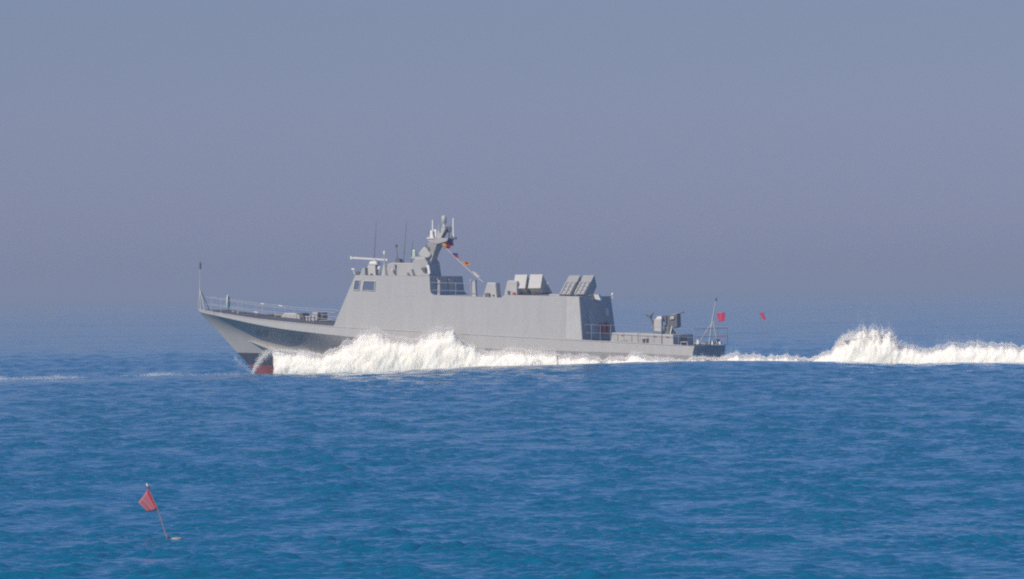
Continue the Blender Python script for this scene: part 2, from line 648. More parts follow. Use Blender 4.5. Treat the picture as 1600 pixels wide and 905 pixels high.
for pts in ([(555, 438.5), (562, 438.8), (560.2, 453), (552.3, 452.3)], [(568.5, 439.5), (585.3, 440), (584.2, 454), (566, 453)]):
    fr = side_frame(pts, 1.0, 'window', GREY2, superstructure, out=0.05)
    side_quad(pts, 0.002, 0.008, 'pane', GLASS, superstructure).name = 'window_pane'
side_frame([(619, 442), (651, 443), (651, 463.5), (617.5, 462.5)], 0.25, 'access_panel', GREY, superstructure, out=0.005)
side_frame([(841, 487), (867, 487.5), (867, 502), (841, 501.5)], 0.3, 'access_panel', GREY, superstructure, out=0.006)
for pts in ([(690, 503.2), (905, 509.6), (905, 510.2), (690, 503.8)], [(884.6, 464), (885.2, 464), (883.4, 530), (882.8, 530)], [(600, 520.4), (880, 532.4), (880, 532.9), (600, 520.9)]):
    side_quad(pts, 0.001, 0.006, 'weld_seam', GREY, superstructure)
side_quad([(885.6, 464.2), (904.2, 464.6), (908.9, 531), (883.6, 529.4)], 0.002, 0.010, 'lit_end_panel', GREY2, superstructure)  # lighter grey paints in the shading change where the side turns


def roof_z(px):                                # z of the roof edge at a photo column
    xs_ = [p.x for p in near]
    p = S(px, 462, 0)
    return float(np.interp(p.x, xs_[2:12], [q.z for q in near][2:12]))


def slab(pts, y0, y1, name, m_, parent, bevel=0.0, y_off=0.0, dz=0.0):
    """a solid whose side elevation is pts (photo pixels at the plane y0), from y0 to y1"""
    a = [S(x, y, y0) for x, y in pts]
    b = [Vector((p.x, y1, p.z)) for p in a]
    return MB().loft([a, b]).build(name, m_, parent, bevel=bevel)


# aft end of the superstructure: door, locker, lamps, red gear
ax = near[-1].x
def aft_pt(y, z):                               # point on the aft bulkhead
    z0, z1 = near[-1].z, near[-3].z
    t_ = (z - z0) / (z1 - z0)
    return near[-1].x + (near[-3].x - near[-1].x) * t_, y, z
def aft_plate(y0, y1, z0, z1, d0, d1, name, m_):
    p = [aft_pt(y0, z0), aft_pt(y1, z0), aft_pt(y1, z1), aft_pt(y0, z1)]
    return MB().loft([[(x + d0, y, z) for x, y, z in p], [(x + d1, y, z) for x, y, z in p]]).build(name, m_, superstructure)
zb = near[-1].z
aft_plate(-1.9, -1.0, zb + 0.15, zb + 1.95, 0.004, 0.04, 'bulkhead_door', GREY2)
aft_plate(1.7, 2.15, zb + 1.5, zb + 2.0, 0.004, 0.12, 'vent_box', WHITE)
aft_plate(0.3, 0.9, zb + 0.35, zb + 1.0, 0.004, 0.22, 'hose_reel', REDP)
aft_plate(1.4, 1.9, zb + 0.45, zb + 1.1, 0.004, 0.2, 'fire_locker', REDP)
fl = S(935, 467, 0)
MB().hexa([(fl.x - .25, -.3, fl.z), (fl.x + .25, -.3, fl.z - .1), (fl.x + .25, .1, fl.z - .1), (fl.x - .25, .1, fl.z),
           (fl.x - .3, -.35, fl.z + .28), (fl.x + .1, -.35, fl.z + .28), (fl.x + .1, .1, fl.z + .28), (fl.x - .3, .1, fl.z + .28)]).build('floodlight', WHITE, superstructure)
fp = S(957, 460.5, 3.3)
MB().lathe(fp.x, 3.3, [(0.03, fp.z - 0.25), (0.03, fp.z - 0.05), (0.08, fp.z - .04), (0.08, fp.z + .08), (0.02, fp.z + .12)], 10).build('deck_lamp', WHITE, superstructure)
# aft face of the wheelhouse
wx = near[3].x
for y0, y1, z0, z1, nm, m_ in ((-2.1, -1.95, 0.1, 1.05, 'ladder_rail', GREY2), (0.2, 0.9, 0.1, 1.0, 'bulkhead_door', GREY2)):
    zz = near[6].z
    MB().box(wx + 0.06, wx + 0.14, y0, y1, zz + z0, zz + z1).build(nm, m_, superstructure)

# --- nav radar and wheelhouse roof
rt = MB()
nav = MB().hexa([*(S(571, 430.4, -0.5), S(587, 430.6, -0.5)), Vector((S(587, 430.6, -0.5).x, .5, S(587, 430.6, -0.5).z)), Vector((S(571, 430.4, -0.5).x, .5, S(571, 430.4, -0.5).z)),
                 *(S(575, 414, -0.35), S(586, 414, -0.35)), Vector((S(586, 414, -.35).x, .35, S(586, 414, -.35).z)), Vector((S(575, 414, -.35).x, .35, S(575, 414, -.35).z))]).build('radar_pedestal', GREY, ship)
slab([(576, 414), (577, 408.5), (588, 408.5), (589.5, 414)], -0.4, 0.4, 'radar_motor', WHITE, nav, bevel=0.05)
p0, p1 = S(549, 402.8, 0), S(606, 406.2, 0)
MB().loft([[(p0.x, -.08, p0.z - .06), (p0.x, .08, p0.z - .06), (p0.x, .05, p0.z + .06), (p0.x, -.05, p0.z + .06)],
           [(p1.x, -.08, p1.z - .06), (p1.x, .08, p1.z - .06), (p1.x, .05, p1.z + .06), (p1.x, -.05, p1.z + .06)]]).build('scanner_bar', GREY2, nav)
MB().box(p0.x - .04, p0.x + .05, -.1, .1, p0.z - .1, p0.z + .1).build('scanner_end', WHITE, nav)
slab([(582.5, 408), (583, 405), (587, 405), (587, 408)], -.12, .12, 'scanner_hub', GREY2, nav)
slab([(562, 430), (566.5, 418.5), (570, 418.5), (570.5, 430)], -1.5, -0.9, 'deck_locker', GREY, ship)
slab([(554, 430), (557, 424.5), (561.5, 425), (562, 430)], -1.2, -0.6, 'horn_base', DARK, ship)
q = S(552, 421.5, -1.0)
MB().tube([(q.x + .1, -1, q.z - .35), (q.x, -1, q.z)], .03).tube([(q.x - .08, -1, q.z), (q.x + .1, -1, q.z + .02)], [.10, .04], 10).build('horn', WHITE, ship)
# light post with cone base
q0, q1 = S(601, 431, -1.4), S(600, 394, -1.4)
lm = MB().lathe(q0.x, -1.4, [(0.22, q0.z), (0.10, q0.z + 0.65), (0.045, q0.z + 0.7), (0.04, q1.z - .15)], 10).build('light_post', GREY, ship)
MB().lathe(q0.x, -1.4, [(0.06, q1.z - .15), (0.075, q1.z - .08), (0.075, q1.z + .05), (.02, q1.z + .08)], 10).build('lamp', WHITE, lm)
q = S(593, 419, -1.4)
MB().lathe(q.x, -1.5, [(.02, q.z - .4), (.02, q.z - .1), (.1, q.z - .08), (.1, q.z + .06), (.03, q.z + .12)], 10).build('searchlight', WHITE, lm)
slab([(601.5, 431.3), (605.5, 412.5), (612, 410.5), (646, 411), (650, 431.8)], -0.4, 1.9, 'roof_house', GREY, ship, bevel=0.04)
q = S(615, 422.5, -0.45)
MB().lathe(q.x, -0.55, [(.03, q.z - .1), (.09, q.z - .05), (.09, q.z + .07), (.03, q.z + .1)], 10).build('lamp', WHITE, ship)
# whips
def whip(pts, ly, r, name='whip_antenna', m_=DARK):
    ps = [S(a, b, ly) for a, b in pts]
    return MB().tube(ps, [r * (1 - 0.6 * i / (len(ps) - 1)) for i in range(len(ps))], 6).build(name, m_, ship)
whip([(584.5, 412), (586, 380), (588, 345)], 0.9, 0.028)
whip([(630.5, 411), (632.5, 385), (635.5, 345)], 1.2, 0.028)
whip([(642.5, 411), (643.5, 395), (645, 375)], 1.6, 0.03)
whip([(621.5, 411), (620.5, 395), (619.5, 384)], 0.8, 0.035)
q = S(619.4, 384, .8)
MB().lathe(q.x, .8, [(.03, q.z - .1), (.08, q.z - .06), (.08, q.z + .05), (.02, q.z + .1)], 8).build('aerial_tip', DARK, ship)
slab([(617.5, 411), (618, 404), (624, 405), (625, 411)], .5, 1.1, 'aerial_base', DARK, ship)
whip([(793.5, 445), (802, 418), (813, 393), (829, 366)], -2.0, 0.03, m_=SEAM)

# --- fire control house and director
rh = slab([(633.5, 431.2), (648, 404), (663.5, 403), (668.5, 411), (671.3, 432)], -1.3, 1.1, 'radar_house', GREY, ship, bevel=0.05)
slab([(642.5, 403.8), (643, 400.6), (664, 402), (665, 404)], -1.25, 1.0, 'house_platform', GREY2, rh)
for pts in ([(635, 426.8), (638, 426), (641.5, 431.1), (638.5, 431)], [(642.5, 421.5), (645.5, 420.8), (648.8, 431), (645.8, 431)]):
    slab(pts, -1.34, -1.305, 'louvre', DARK, rh)
slab([(666.5, 414), (670, 414.5), (672, 427), (669.5, 429)], -1.45, -1.305, 'life_ring_locker', WHITE, rh)
slab([(657, 420), (661, 417.5), (664.5, 418), (664, 424), (660, 423)], -1.5, -1.305, 'loudspeaker', DARK, rh)
dr = slab([(653.5, 395.5), (662.5, 385), (668, 390), (674, 398), (669.5, 404), (661, 402.8), (655, 401)], -0.65, 0.55, 'fire_director', GREY2, ship, bevel=0.08)
slab([(661.5, 401.5), (667, 402), (667.5, 407.5), (663.5, 408)], -0.75, 0.1, 'director_yoke', DARK, dr)
slab([(664.5, 384), (669.5, 381.5), (670, 389), (668, 391)], -0.3, 0.3, 'director_camera', DARK, dr)
slab([(644, 400.7), (644.3, 391), (648.5, 391), (648.8, 400.7)], -0.95, -0.65, 'side_lamp', LAMP, rh, bevel=0.03)

# --- mast
rings = []
for py, xl, xr, hw in ((432, 663, 675, .70), (412, 663.5, 673, .50), (396, 666, 678, .52), (380, 668.5, 683.5, .68)):
    a, b = S(xl, py, -hw), S(xr, py, -hw)
    rings.append([a, b, Vector((b.x, hw, b.z)), Vector((a.x, hw, a.z))])
mast = MB().loft(rings).build('mast', GREY, ship, bevel=0.03)
slab([(666, 371), (700, 372.2), (698, 377), (683, 381), (671, 379), (668, 375)], -0.7, 0.6, 'mast_platform', GREY, mast)
slab([(696, 371.8), (711.5, 371), (711.8, 373.5), (698, 376)], -0.15, 0.15, 'yard_arm', DARK, mast)
slab([(682.5, 372), (682.8, 362), (688, 357.5), (694, 354.5), (696, 357), (688.5, 372)], -0.38, 0.38, 'mast_fin', GREY2, mast)
q, q2 = S(693.8, 356.5, 0), S(693.8, 336.5, 0)
H_ = q2.z - q.z
MB().lathe(q.x, 0, [(.12, q.z), (.12, q.z + H_ * .18), (.09, q.z + H_ * .2), (.11, q.z + H_ * .38), (.16, q.z + H_ * .44), (.17, q.z + H_ * .75), (.14, q.z + H_ * .92), (.05, q.z + H_)], 16).build('radome', GREY2, mast, smooth=True)
for px_, y0_, y1_, ly, r in ((676.5, 371, 344, -0.3, .055), (708.6, 371, 341, 0, .055)):
    a, b = S(px_, y0_, ly), S(px_, y1_, ly)
    MB().lathe(a.x, ly, [(r * 1.6, a.z), (r * 1.6, a.z + .15), (r, a.z + .18), (r, b.z - .03), (.02, b.z)], 8).build('pole_antenna', WHITE, mast)
slab([(671.5, 371), (671.2, 361), (676, 359.5), (676.5, 371)], -0.55, -0.25, 'sensor_box', WHITE, mast, bevel=.03)
slab([(678, 371), (677.5, 358.5), (682, 359), (682, 371)], -0.35, 0.05, 'sensor_box', WHITE, mast, bevel=.05)
slab([(669.5, 366), (669.2, 361), (672, 361), (672.5, 367)], -0.2, 0.2, 'sensor_head', DARK, mast)
slab([(667, 373), (667, 371), (678, 370.6), (678, 373)], -0.75, 0.2, 'sensor_shelf', WHITE, mast)
slab([(673.5, 389), (677.8, 389), (677.5, 394), (674, 394)], -0.5, -0.34, 'mast_lamp', WHITE, mast)
a, b = S(701.5, 372, .1), S(702.5, 352.5, .1)
MB().tube([a, b], .03, 6).box(a.x - .1, a.x + .12, .02, .18, a.z + .35, a.z + .5).box(b.x - .09, b.x + .1, .02, .18, b.z - .3, b.z - .1).build('dipole_antenna', DARK, mast)
slab([(667.5, 391), (668, 384), (671, 383), (671.5, 391)], -0.62, -0.4, 'junction_box', DARK, mast)
slab([(684, 384), (684.5, 379.5), (687, 379.5), (686.5, 384)], -0.1, 0.1, 'mast_bracket', DARK, mast)
slab([(705, 371.5), (705.3, 367.5), (707, 367.5), (707, 371.5)], -0.12, 0.12, 'yard_fitting', DARK, mast)
MB().tube([S(673, 371, .45), S(673.5, 355, .45)], .03, 6).build('stub_antenna', GREY2, mast)
MB().tube([S(685.5, 361, -.5), S(686, 352, -.5)], .03, 6).build('stub_antenna', GREY2, mast)
MB().tube([S(671, 431, -.9), S(667, 404, -.5), S(672, 380, -.6)], .03, 6).build('cable_run', DARK, mast)
# halyard
h0, h1 = S(686.5, 377, -0.6), S(755, 441, -0.6)
def hal(t_): 
    p = h0.lerp(h1, t_)
    return Vector((p.x, p.y, p.z - 0.10 * math.sin(math.pi * t_)))
MB().tube([hal(i / 14) for i in range(15)], 0.022, 5).build('halyard', ROPE, ship)

# --- gear in the well between the blocks
lp = slab([(737.5, 464), (738, 441), (742, 437.5), (743.5, 464)], -2.6, -2.25, 'stowage_post', GREY2, ship)
q = S(735.5, 439, -2.5)
MB().lathe(q.x, -2.5, [(.025, q.z - 1.0), (.025, q.z - .05), (.07, q.z - .03), (.07, q.z + .06), (.02, q.z + .1)], 8).build('stanchion', GREY2, ship)
a = [S(x, y, -2.7) for x, y in ((754, 466.3), (776.5, 467.2), (775, 442), (761, 441.5))]
b = [Vector((p.x + (0.0 if i in (0, 3) else 0.0), -1.75 if i < 2 else -1.9, p.z)) for i, p in enumerate(a)]
vh = MB().loft([a, b]).build('vent_housing', GREY2, ship, bevel=0.05)
slab([(757, 465.5), (757.5, 458), (764.5, 458), (764.5, 465.8)], -2.84, -2.71, 'vent_grille', DARK, vh)
slab([(769, 462.5), (769, 460.5), (772, 460.5), (772, 462.5)], -2.76, -2.705, 'valve_cap', DARK, vh)
vb = slab([(787.5, 461.5), (792, 440), (796, 438), (808, 439.5), (808, 461.8)], -2.4, -1.2, 'ventilator_house', GREY2, ship, bevel=0.05)
slab([(792.5, 459), (792.5, 454.5), (796, 454.5), (796, 459)], -2.5, -2.41, 'vent_grille', DARK, vb)
slab([(800, 460.5), (800.5, 457), (804, 457), (804.5, 460.5)], -2.55, -2.41, 'hydrant', REDP, vb)
for nm, ys in (('well_railing', (441, 453)),):
    rb = MB()
    for y_ in ys:
        rb.tube([S(673, y_ + .5, -3.3), S(700, y_ + 1.2, -3.32), S(736, y_ + 2.2, -3.34)], 0.018, 5)
    for px_ in (685.5, 712, 736):
        rb.tube([S(px_, 463, -3.32), S(px_, 441.5, -3.32)], 0.022, 5)
    rb.build(nm, WIRE, ship)
slab([(683.5, 462), (684, 438), (687, 438), (687.2, 462)], -3.2, -3.1, 'ladder_post', GREY2, ship)

# --- missile launchers
rz1, rz2 = roof_z(830), roof_z(893)
def launcher(x_list, prof, name_mat, ends, mname):
    """two canisters side by side; prof is the (y, z) outline seen from astern"""
    xc = 0.5 * (x_list[0][0] + x_list[-1][1])
    ys = [p[0] for p in prof]
    base_z = prof_base
    fr_ = MB().box(x_list[0][0] - .15, x_list[-1][1] + .15, min(ys) + .55, max(ys) - .5, base_z + .003, base_z + .07).build('missile_launcher', DARK, ship)
    for x0, x1 in x_list:
        a_ = [(x0, y, z) for y, z in prof]
        b_ = [(x1, y, z) for y, z in prof]
        c = MB().loft([a_, b_]).build('missile_canister', GREY, fr_, bevel=0.03)
    return fr_
prof_base = rz1
c31, s31 = math.cos(R(31)), math.sin(R(31))
def xat(px, py, ly): return S(px, py, ly).x
y_n = -2.2
P2 = (y_n, rz1 + .38); P1 = (y_n + .5, rz1 + 1.26); P3 = (y_n + .60, rz1 + .08); P4 = (y_n + 2.4, rz1 + .08); P5 = (y_n + 2.4, rz1 + .18)
L1 = launcher([(xat(802.5, 453, y_n), xat(820.5, 453, y_n)), (xat(826, 453.5, y_n), xat(844.5, 453.5, y_n))], [P2, P1, P5, P4, P3], None, None, None)
for x0, x1 in ((xat(802.5, 453, y_n), xat(820.5, 453, y_n)), (xat(826, 453.5, y_n), xat(844.5, 453.5, y_n))):
    nx = Vector((0, -(P1[1] - P2[1]), (P1[0] - P2[0]))).normalized()
    a_ = [Vector((x0 - .03, P2[0], P2[1])), Vector((x1 + .03, P2[0], P2[1])), Vector((x1 + .03, P1[0], P1[1])), Vector((x0 - .03, P1[0], P1[1]))]
    MB().loft([[p + nx * .004 for p in a_], [p + nx * .09 for p in a_]]).build('canister_cover', GREY2, L1, bevel=.02)
q = S(855.5, 444.5, 0.2)
MB().lathe(q.x, .2, [(.03, rz1 + .0), (.03, q.z - .05), (.07, q.z - .03), (.07, q.z + .08), (.02, q.z + .11)], 8).build('deck_lamp', WHITE, ship)
MB().hexa([(xat(846, 462, -.5), -.6, rz1 + .01), (xat(852, 462, -.5), -.6, rz1 + .01), (xat(852, 462, -.5), .9, rz1 + .01), (xat(846, 462, -.5), .9, rz1 + .01),
           (xat(846, 462, -.5), -.4, rz1 + .75), (xat(849, 462, -.5), -.4, rz1 + .75), (xat(849, 462, -.5), .3, rz1 + .45), (xat(846, 462, -.5), .3, rz1 + .45)]).build('launcher_brace', DARK, L1)
prof_base = rz2
y_q = -1.6
Q1 = (y_q, rz2 + .08); Q2 = (y_q + 2.15, rz2 + 1.30); Q3 = (y_q + 2.62, rz2 + .55); Q4 = (y_q + 1.9, rz2 + .10)
xl2 = [(xat(873.5, 463, y_q), xat(891.5, 463, y_q)), (xat(896, 464, y_q), xat(913.5, 464, y_q))]
L2 = launcher(xl2, [Q1, Q2, Q3, Q4], None, None, None)
ax_ = Vector((0, Q2[0] - Q1[0], Q2[1] - Q1[1])).normalized()
nx = Vector((0, -ax_.z, ax_.y))
for x0, x1 in xl2:
    def tp(x, s_, o_): return Vector((x, Q1[0], Q1[1])) + ax_ * s_ + nx * o_
    rb = MB()
    for k in range(3):
        xx = x0 + (x1 - x0) * (0.12 + 0.38 * k)
        rb.hexa([tp(xx - .05, .05, .003), tp(xx + .05, .05, .003), tp(xx + .05, 1.45, .003), tp(xx - .05, 1.45, .003),
                 tp(xx - .04, .05, .07), tp(xx + .04, .05, .07), tp(xx + .04, 1.45, .07), tp(xx - .04, 1.45, .07)])
    rb.build('canister_rail', GREY2, L2)
    rb = MB()
    for s_ in (0.5, 0.98, 1.47):
        rb.hexa([tp(x0 - .02, s_ - .035, .003), tp(x1 + .02, s_ - .035, .003), tp(x1 + .02, s_ + .035, .003), tp(x0 - .02, s_ + .035, .003),
                 tp(x0 - .02, s_ - .03, .05), tp(x1 + .02, s_ - .03, .05), tp(x1 + .02, s_ + .03, .05), tp(x0 - .02, s_ + .03, .05)])
    rb.build('canister_band', SEAM, L2)
slab([(858, 461.7), (858, 459.6), (874, 460), (874, 462.3)], -2.2, -0.8, 'roof_step', GREY2, ship)

# --- aft deckhouse and gun
yd = -2.55
dh_pts = [(954, 535.3), (956, 519.8), (1052, 523.5), (1052.5, 540.2)]
a = [S(x, y, yd) for x, y in dh_pts]
dh = MB().loft([a, [Vector((p.x, 1.9, p.z)) for p in a]]).build('aft_deckhouse', GREY2, ship, bevel=0.04)
for px_ in (996.5, 1034):
    slab([(px_ - .5, 538), (px_ - .5, 521.8), (px_ + .5, 521.8), (px_ + .5, 538.4)], yd - .03, yd - .003, 'panel_joint', SEAM, dh)
for px_, py_ in ((973, 524.2), (1023, 526.2), (1043, 527)):
    slab([(px_ - 2.5, py_ + .8), (px_ - 2.5, py_ - .8), (px_ + 2.5, py_ - .7), (px_ + 2.5, py_ + .9)], yd - .02, yd - .003, 'warning_plate', REDP, dh)
slab([(954, 537), (954, 535.2), (1052, 540), (1052, 541.5)], yd - .12, yd - .02, 'base_kick', DARK, dh)
aq = S(1052, 530, 0)
MB().box(a[2].x + .004, a[2].x + .06, -.9, 0.2, a[3].z + .1, a[2].z - .12).build('deckhouse_door', DARK, dh)
gq = S(1045, 522.5, 0.0)
gz = a[2].z
gun = MB().lathe(gq.x, 0, [(.48, gz - .02), (.45, gz + .12), (.3, gz + .3), (.26, gz + .62)], 14).build('aft_gun', DARK, ship)
gs = slab([(1021, 518), (1022, 498.5), (1033.5, 498), (1033.3, 518.5)], -0.75, -0.35, 'gun_shield', GREY2, gun, bevel=.03)
slab([(1019.5, 518.5), (1020.5, 500), (1022, 500), (1022, 519)], -0.7, 0.5, 'shield_edge', DARK, gun)
slab([(1025, 498.3), (1027, 494.5), (1033, 494), (1034, 498.3)], -0.6, -0.1, 'shield_cap', WHITE, gun)
slab([(1040, 513), (1040, 492), (1058, 490.5), (1058.5, 511), (1050, 513.5)], -0.2, 0.6, 'gun_cradle', DARK, gun, bevel=.04)
slab([(1033, 500), (1034, 494), (1041, 493), (1041, 505)], -0.3, 0.3, 'breech', DARK, gun)
slab([(1047, 499), (1047, 494.5), (1053, 494), (1053, 498.6)], -0.3, -0.21, 'sight_box', GREY2, gun)
MB().tube([S(1050, 491.8, .1), S(1063, 489, .1), S(1069, 487.4, .1)], [.06, .045, .05], 8).build('gun_barrel', DARK, gun)
MB().tube([S(1020, 506, 0), S(1017, 497, 0), S(1009, 491.5, 0)], .05, 6).tube([S(1017, 495, 0), S(1021, 489, 0)], .05, 6).box(S(1013, 494, 0).x, S(1018, 494, 0).x, -.15, .15, S(1013, 496, 0).z, S(1013, 492, 0).z).build('gun_sight', DARK, gun)
for px_ in (1037, 1047):
    MB().tube([S(px_, 523, -.4), S(px_ + 3, 510, -.2)], .05, 6).build('gun_leg', GREY2, gun)

# --- guard rails
def rail_run(pts, ly, hgt_px, posts, name='guard_rail', m_=WIRE, rr=.011):
    rb = MB()
    for fr_ in (1.0, 0.5):
        rb.tube([S(x, y - hgt_px * fr_, ly) for x, y in pts], rr, 5)
    for x in posts:
        y = float(np.interp(x, [p[0] for p in pts], [p[1] for p in pts]))
        rb.tube([S(x, y, ly), S(x, y - hgt_px, ly)], 0.018, 5)
    return rb.build(name, m_, ship)
rail_run([(909, 532), (955, 533.8)], -3.2, 25, (909.5, 924, 938, 954))
rail_run([(955, 533.8), (1085, 540.6)], -3.25, 26, (975, 1000, 1022, 1060, 1084))
rail_run([(1000, 531), (1136, 538)], 3.2, 27, (1020, 1060, 1100, 1130, 1136))
# stern rail across the transom
tb = MB()
e0, e1 = S(1084, 540.5, -3.25), S(1136.5, 538.5, 3.25)
for fr_ in (1.05, .55):
    tb.tube([e0 + Vector((0, 0, fr_)), e1 + Vector((0, 0, fr_))], .016, 5)
for t_ in (0, .3, .7, 1):
    p = e0.lerp(e1, t_)
    tb.tube([p, p + Vector((0, 0, 1.05))], .024, 5)
tb.build('stern_rail', WIRE, ship)
# foredeck lines
rail_run([(322, 486), (345, 490), (400, 498.5), (460, 505), (524, 510.5)], -0.0 - 1.2, 22, (330, 345, 372, 400, 430, 460, 492), m_=GREY2, rr=.015)
rail_run([(330, 486), (400, 495.5), (460, 502), (530, 507)], 1.6, 22, (345, 378, 410, 445, 480), m_=GREY2, rr=.015)
for px_, py_, ly in ((438.5, 478, -1.2), (410, 474.8, 1.6), (400, 488, -1.2)):
    q = S(px_, py_, ly)
    MB().tube([q + Vector((-.13, 0, .01)), q + Vector((.13, 0, -.02))], .028, 8).build('rail_glint', WHITE, ship)  # short white pieces standing in for sun glints on the lines
# jackstaff
js = MB().tube([S(313.5, 486, 0), S(312.5, 455, 0), S(312.8, 412, 0)], [.05, .04, .025], 6).build('jackstaff', GREY2, ship)
MB().lathe(S(312.9, 413, 0).x, 0, [(.03, S(312, 421, 0).z), (.07, S(312, 420, 0).z), (.07, S(312, 411, 0).z), (.02, S(312, 409, 0).z)], 8).build('jackstaff_lamp', DARK, js)
for (x0, y0, l0) in ((309.5, 483, 0.05), (319.5, 486.5, -.4), (328, 486, .8)):
    MB().tube([S(x0, y0, l0), S(312.5, 452, 0)], .03, 6).build('stay', GREY2, js)
# furled canvas on a post
q = S(356.5, 492, -0.3)
cp = MB().tube([q, S(357, 478, -.3)], .05, 8).build('covered_post', DARK, ship)
MB().loft([[(p.x + r * math.cos(t_), -.3 + r * math.sin(t_), p.z) for t_ in [k * math.pi / 5 for k in range(10)]] for p, r in
           ((S(357.3, 483, -.3), .03), (S(357.3, 480, -.3), .09), (S(357.5, 472, -.3), .085), (S(357.5, 466, -.3), .05), (S(357, 462, -.3), .02))]).build('canvas_cover', TEAL, cp)
MB().loft([[(p.x + r * math.cos(t_), -.42 + r * math.sin(t_), p.z) for t_ in [k * math.pi / 5 for k in range(10)]] for p, r in
           ((S(354.8, 480, -.42), .02), (S(354.8, 474, -.42), .05), (S(355.3, 466, -.42), .06), (S(355.6, 461, -.42), .03))]).build('canvas_flap', WHITE, cp)
slab([(352.5, 492.5), (353, 490.3), (360, 491), (360, 494)], -.6, 0.0, 'post_base', GREY2, cp)
# bollards, lockers, capstan on the foredeck
for px_ in (364.5, 372, 382, 388):
    q = S(px_, float(np.interp(px_, [345, 400], [490.5, 498])), -0.6)
    MB().lathe(q.x, -.6, [(.08, q.z - .15), (.08, q.z + .2), (.11, q.z + .22), (.11, q.z + .28)], 10).build('bollard', DARK if px_ > 375 else GREY2, ship)
slab([(366, 494.4), (366, 491.6), (373, 492.4), (373, 495.4)], -1.3, -0.9, 'fairlead', GREY2, ship)
# foredeck gun, low faceted shield with the barrel stowed pointing ahead
fg = [(436, 499.5), (441, 491.5), (446, 489), (462, 489.6), (467.5, 493), (471, 505)]
fgun = slab(fg, -1.0, 0.7, 'foredeck_gun', GREY2, ship, bevel=.06)
MB().tube([S(441, 493, -.2), S(428, 492.5, -.2), S(419, 491, -.2)], [.09, .07, .05], 8).build('gun_barrel', DARK, fgun)
slab([(416, 500), (419, 489.8), (424, 490), (430, 495), (437, 500.5)], -.5, .3, 'barrel_cover', DARK, fgun)
slab([(461.5, 489.8), (470, 489), (472.5, 490), (476, 504.5), (471.2, 504.8), (468, 493)], -.7, .6, 'gun_back', DARK, fgun)
slab([(430, 501.5), (431, 497.5), (437, 499.8), (470, 505), (470, 507.2)], -1.15, .8, 'gun_ring', DECK, fgun)
wb = slab([(486, 500.5), (488.5, 488), (496.5, 488), (495.5, 501.5)], -0.9, -0.2, 'winch_housing', GREY2, ship, bevel=.03)
slab([(496, 501), (497, 489), (504.5, 488.5), (504, 501.5)], -0.6, 0.3, 'winch_drum', DARK, wb)
for px_, m_ in ((475, DARK), (479.5, GREY2), (484, GREY2), (490, GREY2)):
    q = S(px_, 506, -1.4)
    MB().lathe(q.x, -1.4, [(.10, q.z - .1), (.07, q.z + .12), (.07, q.z + .38), (.11, q.z + .42), (.10, q.z + .5)], 10).build('cleat_post', m_, wb)
MB().tube([S(503, 492.5, -1), S(515, 491.5, -1.6), S(530, 486.5, -2.2)], .03, 6).tube([S(497, 501, -1), S(515, 500.5, -1.6), S(526, 498, -2.2)], .03, 6).build('mooring_line', WIRE, ship)
# bollards on the side deck aft
for px_ in (1006, 1011.5):
    q = S(px_, 537.5, -3.05)
    MB().lathe(q.x, -3.05, [(.09, q.z - .1), (.09, q.z + .24), (.12, q.z + .26), (.12, q.z + .32)], 10).build('bollard', DARK, ship)
for px_, m_, h_ in ((1069, GREY2, .22), (975, GREY2, .15)):
    q = S(px_, float(np.interp(px_, [955, 1085], [535, 540.8])), -3.05)
    MB().tube([(q.x - .22, -3.05, q.z - .05), (q.x - .2, -3.05, q.z + h_), (q.x + .2, -3.05, q.z + h_), (q.x + .22, -3.05, q.z - .05)], .04, 6).build('fairlead', m_, ship)
# flagstaff and stern gear
fs = MB().tube([S(1108, 538, 0.3), S(1113, 500, 0.3), S(1118.8, 469, 0.3)], [.055, .045, .03], 6).build('flagstaff', GREY2, ship)
MB().lathe(S(1119, 468, .3).x, .3, [(.03, S(1119, 471, .3).z), (.06, S(1119, 470, .3).z), (.06, S(1119, 466.5, .3).z), (.02, S(1119, 465.5, .3).z)], 8).build('flagstaff_lamp', DARK, fs)
for pts in ([(1091, 538.5), (1102, 520), (1112, 506)], [(1121, 538), (1114, 502)]):
    MB().tube([S(x, y, .3) for x, y in pts], .035, 6).build('stay', GREY2, fs)
for x0, y0, ww, hh, m_ in ((1088, 538, 4, 7, WHITE), (1102, 538.5, 6, 4, DARK), (1109, 538.5, 5, 6, WHITE), (1117, 538, 5, 8, DARK), (1120, 538, 6, 4, WHITE)):
    slab([(x0, y0), (x0 + .6, y0 - hh), (x0 + ww - .5, y0 - hh), (x0 + ww, y0)], 0.4, 0.8, 'stern_locker', m_, ship)

# --- hull number painted on the bow
def hull_pt(x, z, out):
    ws, zs = [], []
    for r_ in FLARE[::-1]:
        a_ = np.array(r_)
        ws.append(np.interp(x, a_[:, 0], a_[:, 1]))
        zs.append(np.interp(x, a_[:, 0], a_[:, 2]))
    return Vector((x, -float(np.interp(z, zs, ws)) - out, z - out * 0.6))
tcu = bpy.data.curves.new('number', 'FONT')
tcu.body = '69'
tcu.size = 1
to = bpy.data.objects.new('number_source', tcu)
link(to)
dg = bpy.context.evaluated_depsgraph_get()
nm_me = bpy.data.meshes.new_from_object(to.evaluated_get(dg))
import bmesh
bm = bmesh.new(); bm.from_mesh(nm_me)
bmesh.ops.subdivide_edges(bm, edges=bm.edges, cuts=2)
bm.to_mesh(nm_me); bm.free()
bpy.data.objects.remove(to)
xsv = [v.co.x for v in nm_me.vertices]; ysv = [v.co.y for v in nm_me.vertices]
c_px = S(400.5, 523, -2.0), S(420.5, 526.5, -2.3)
x_0, x_1 = 3.9, 4.75
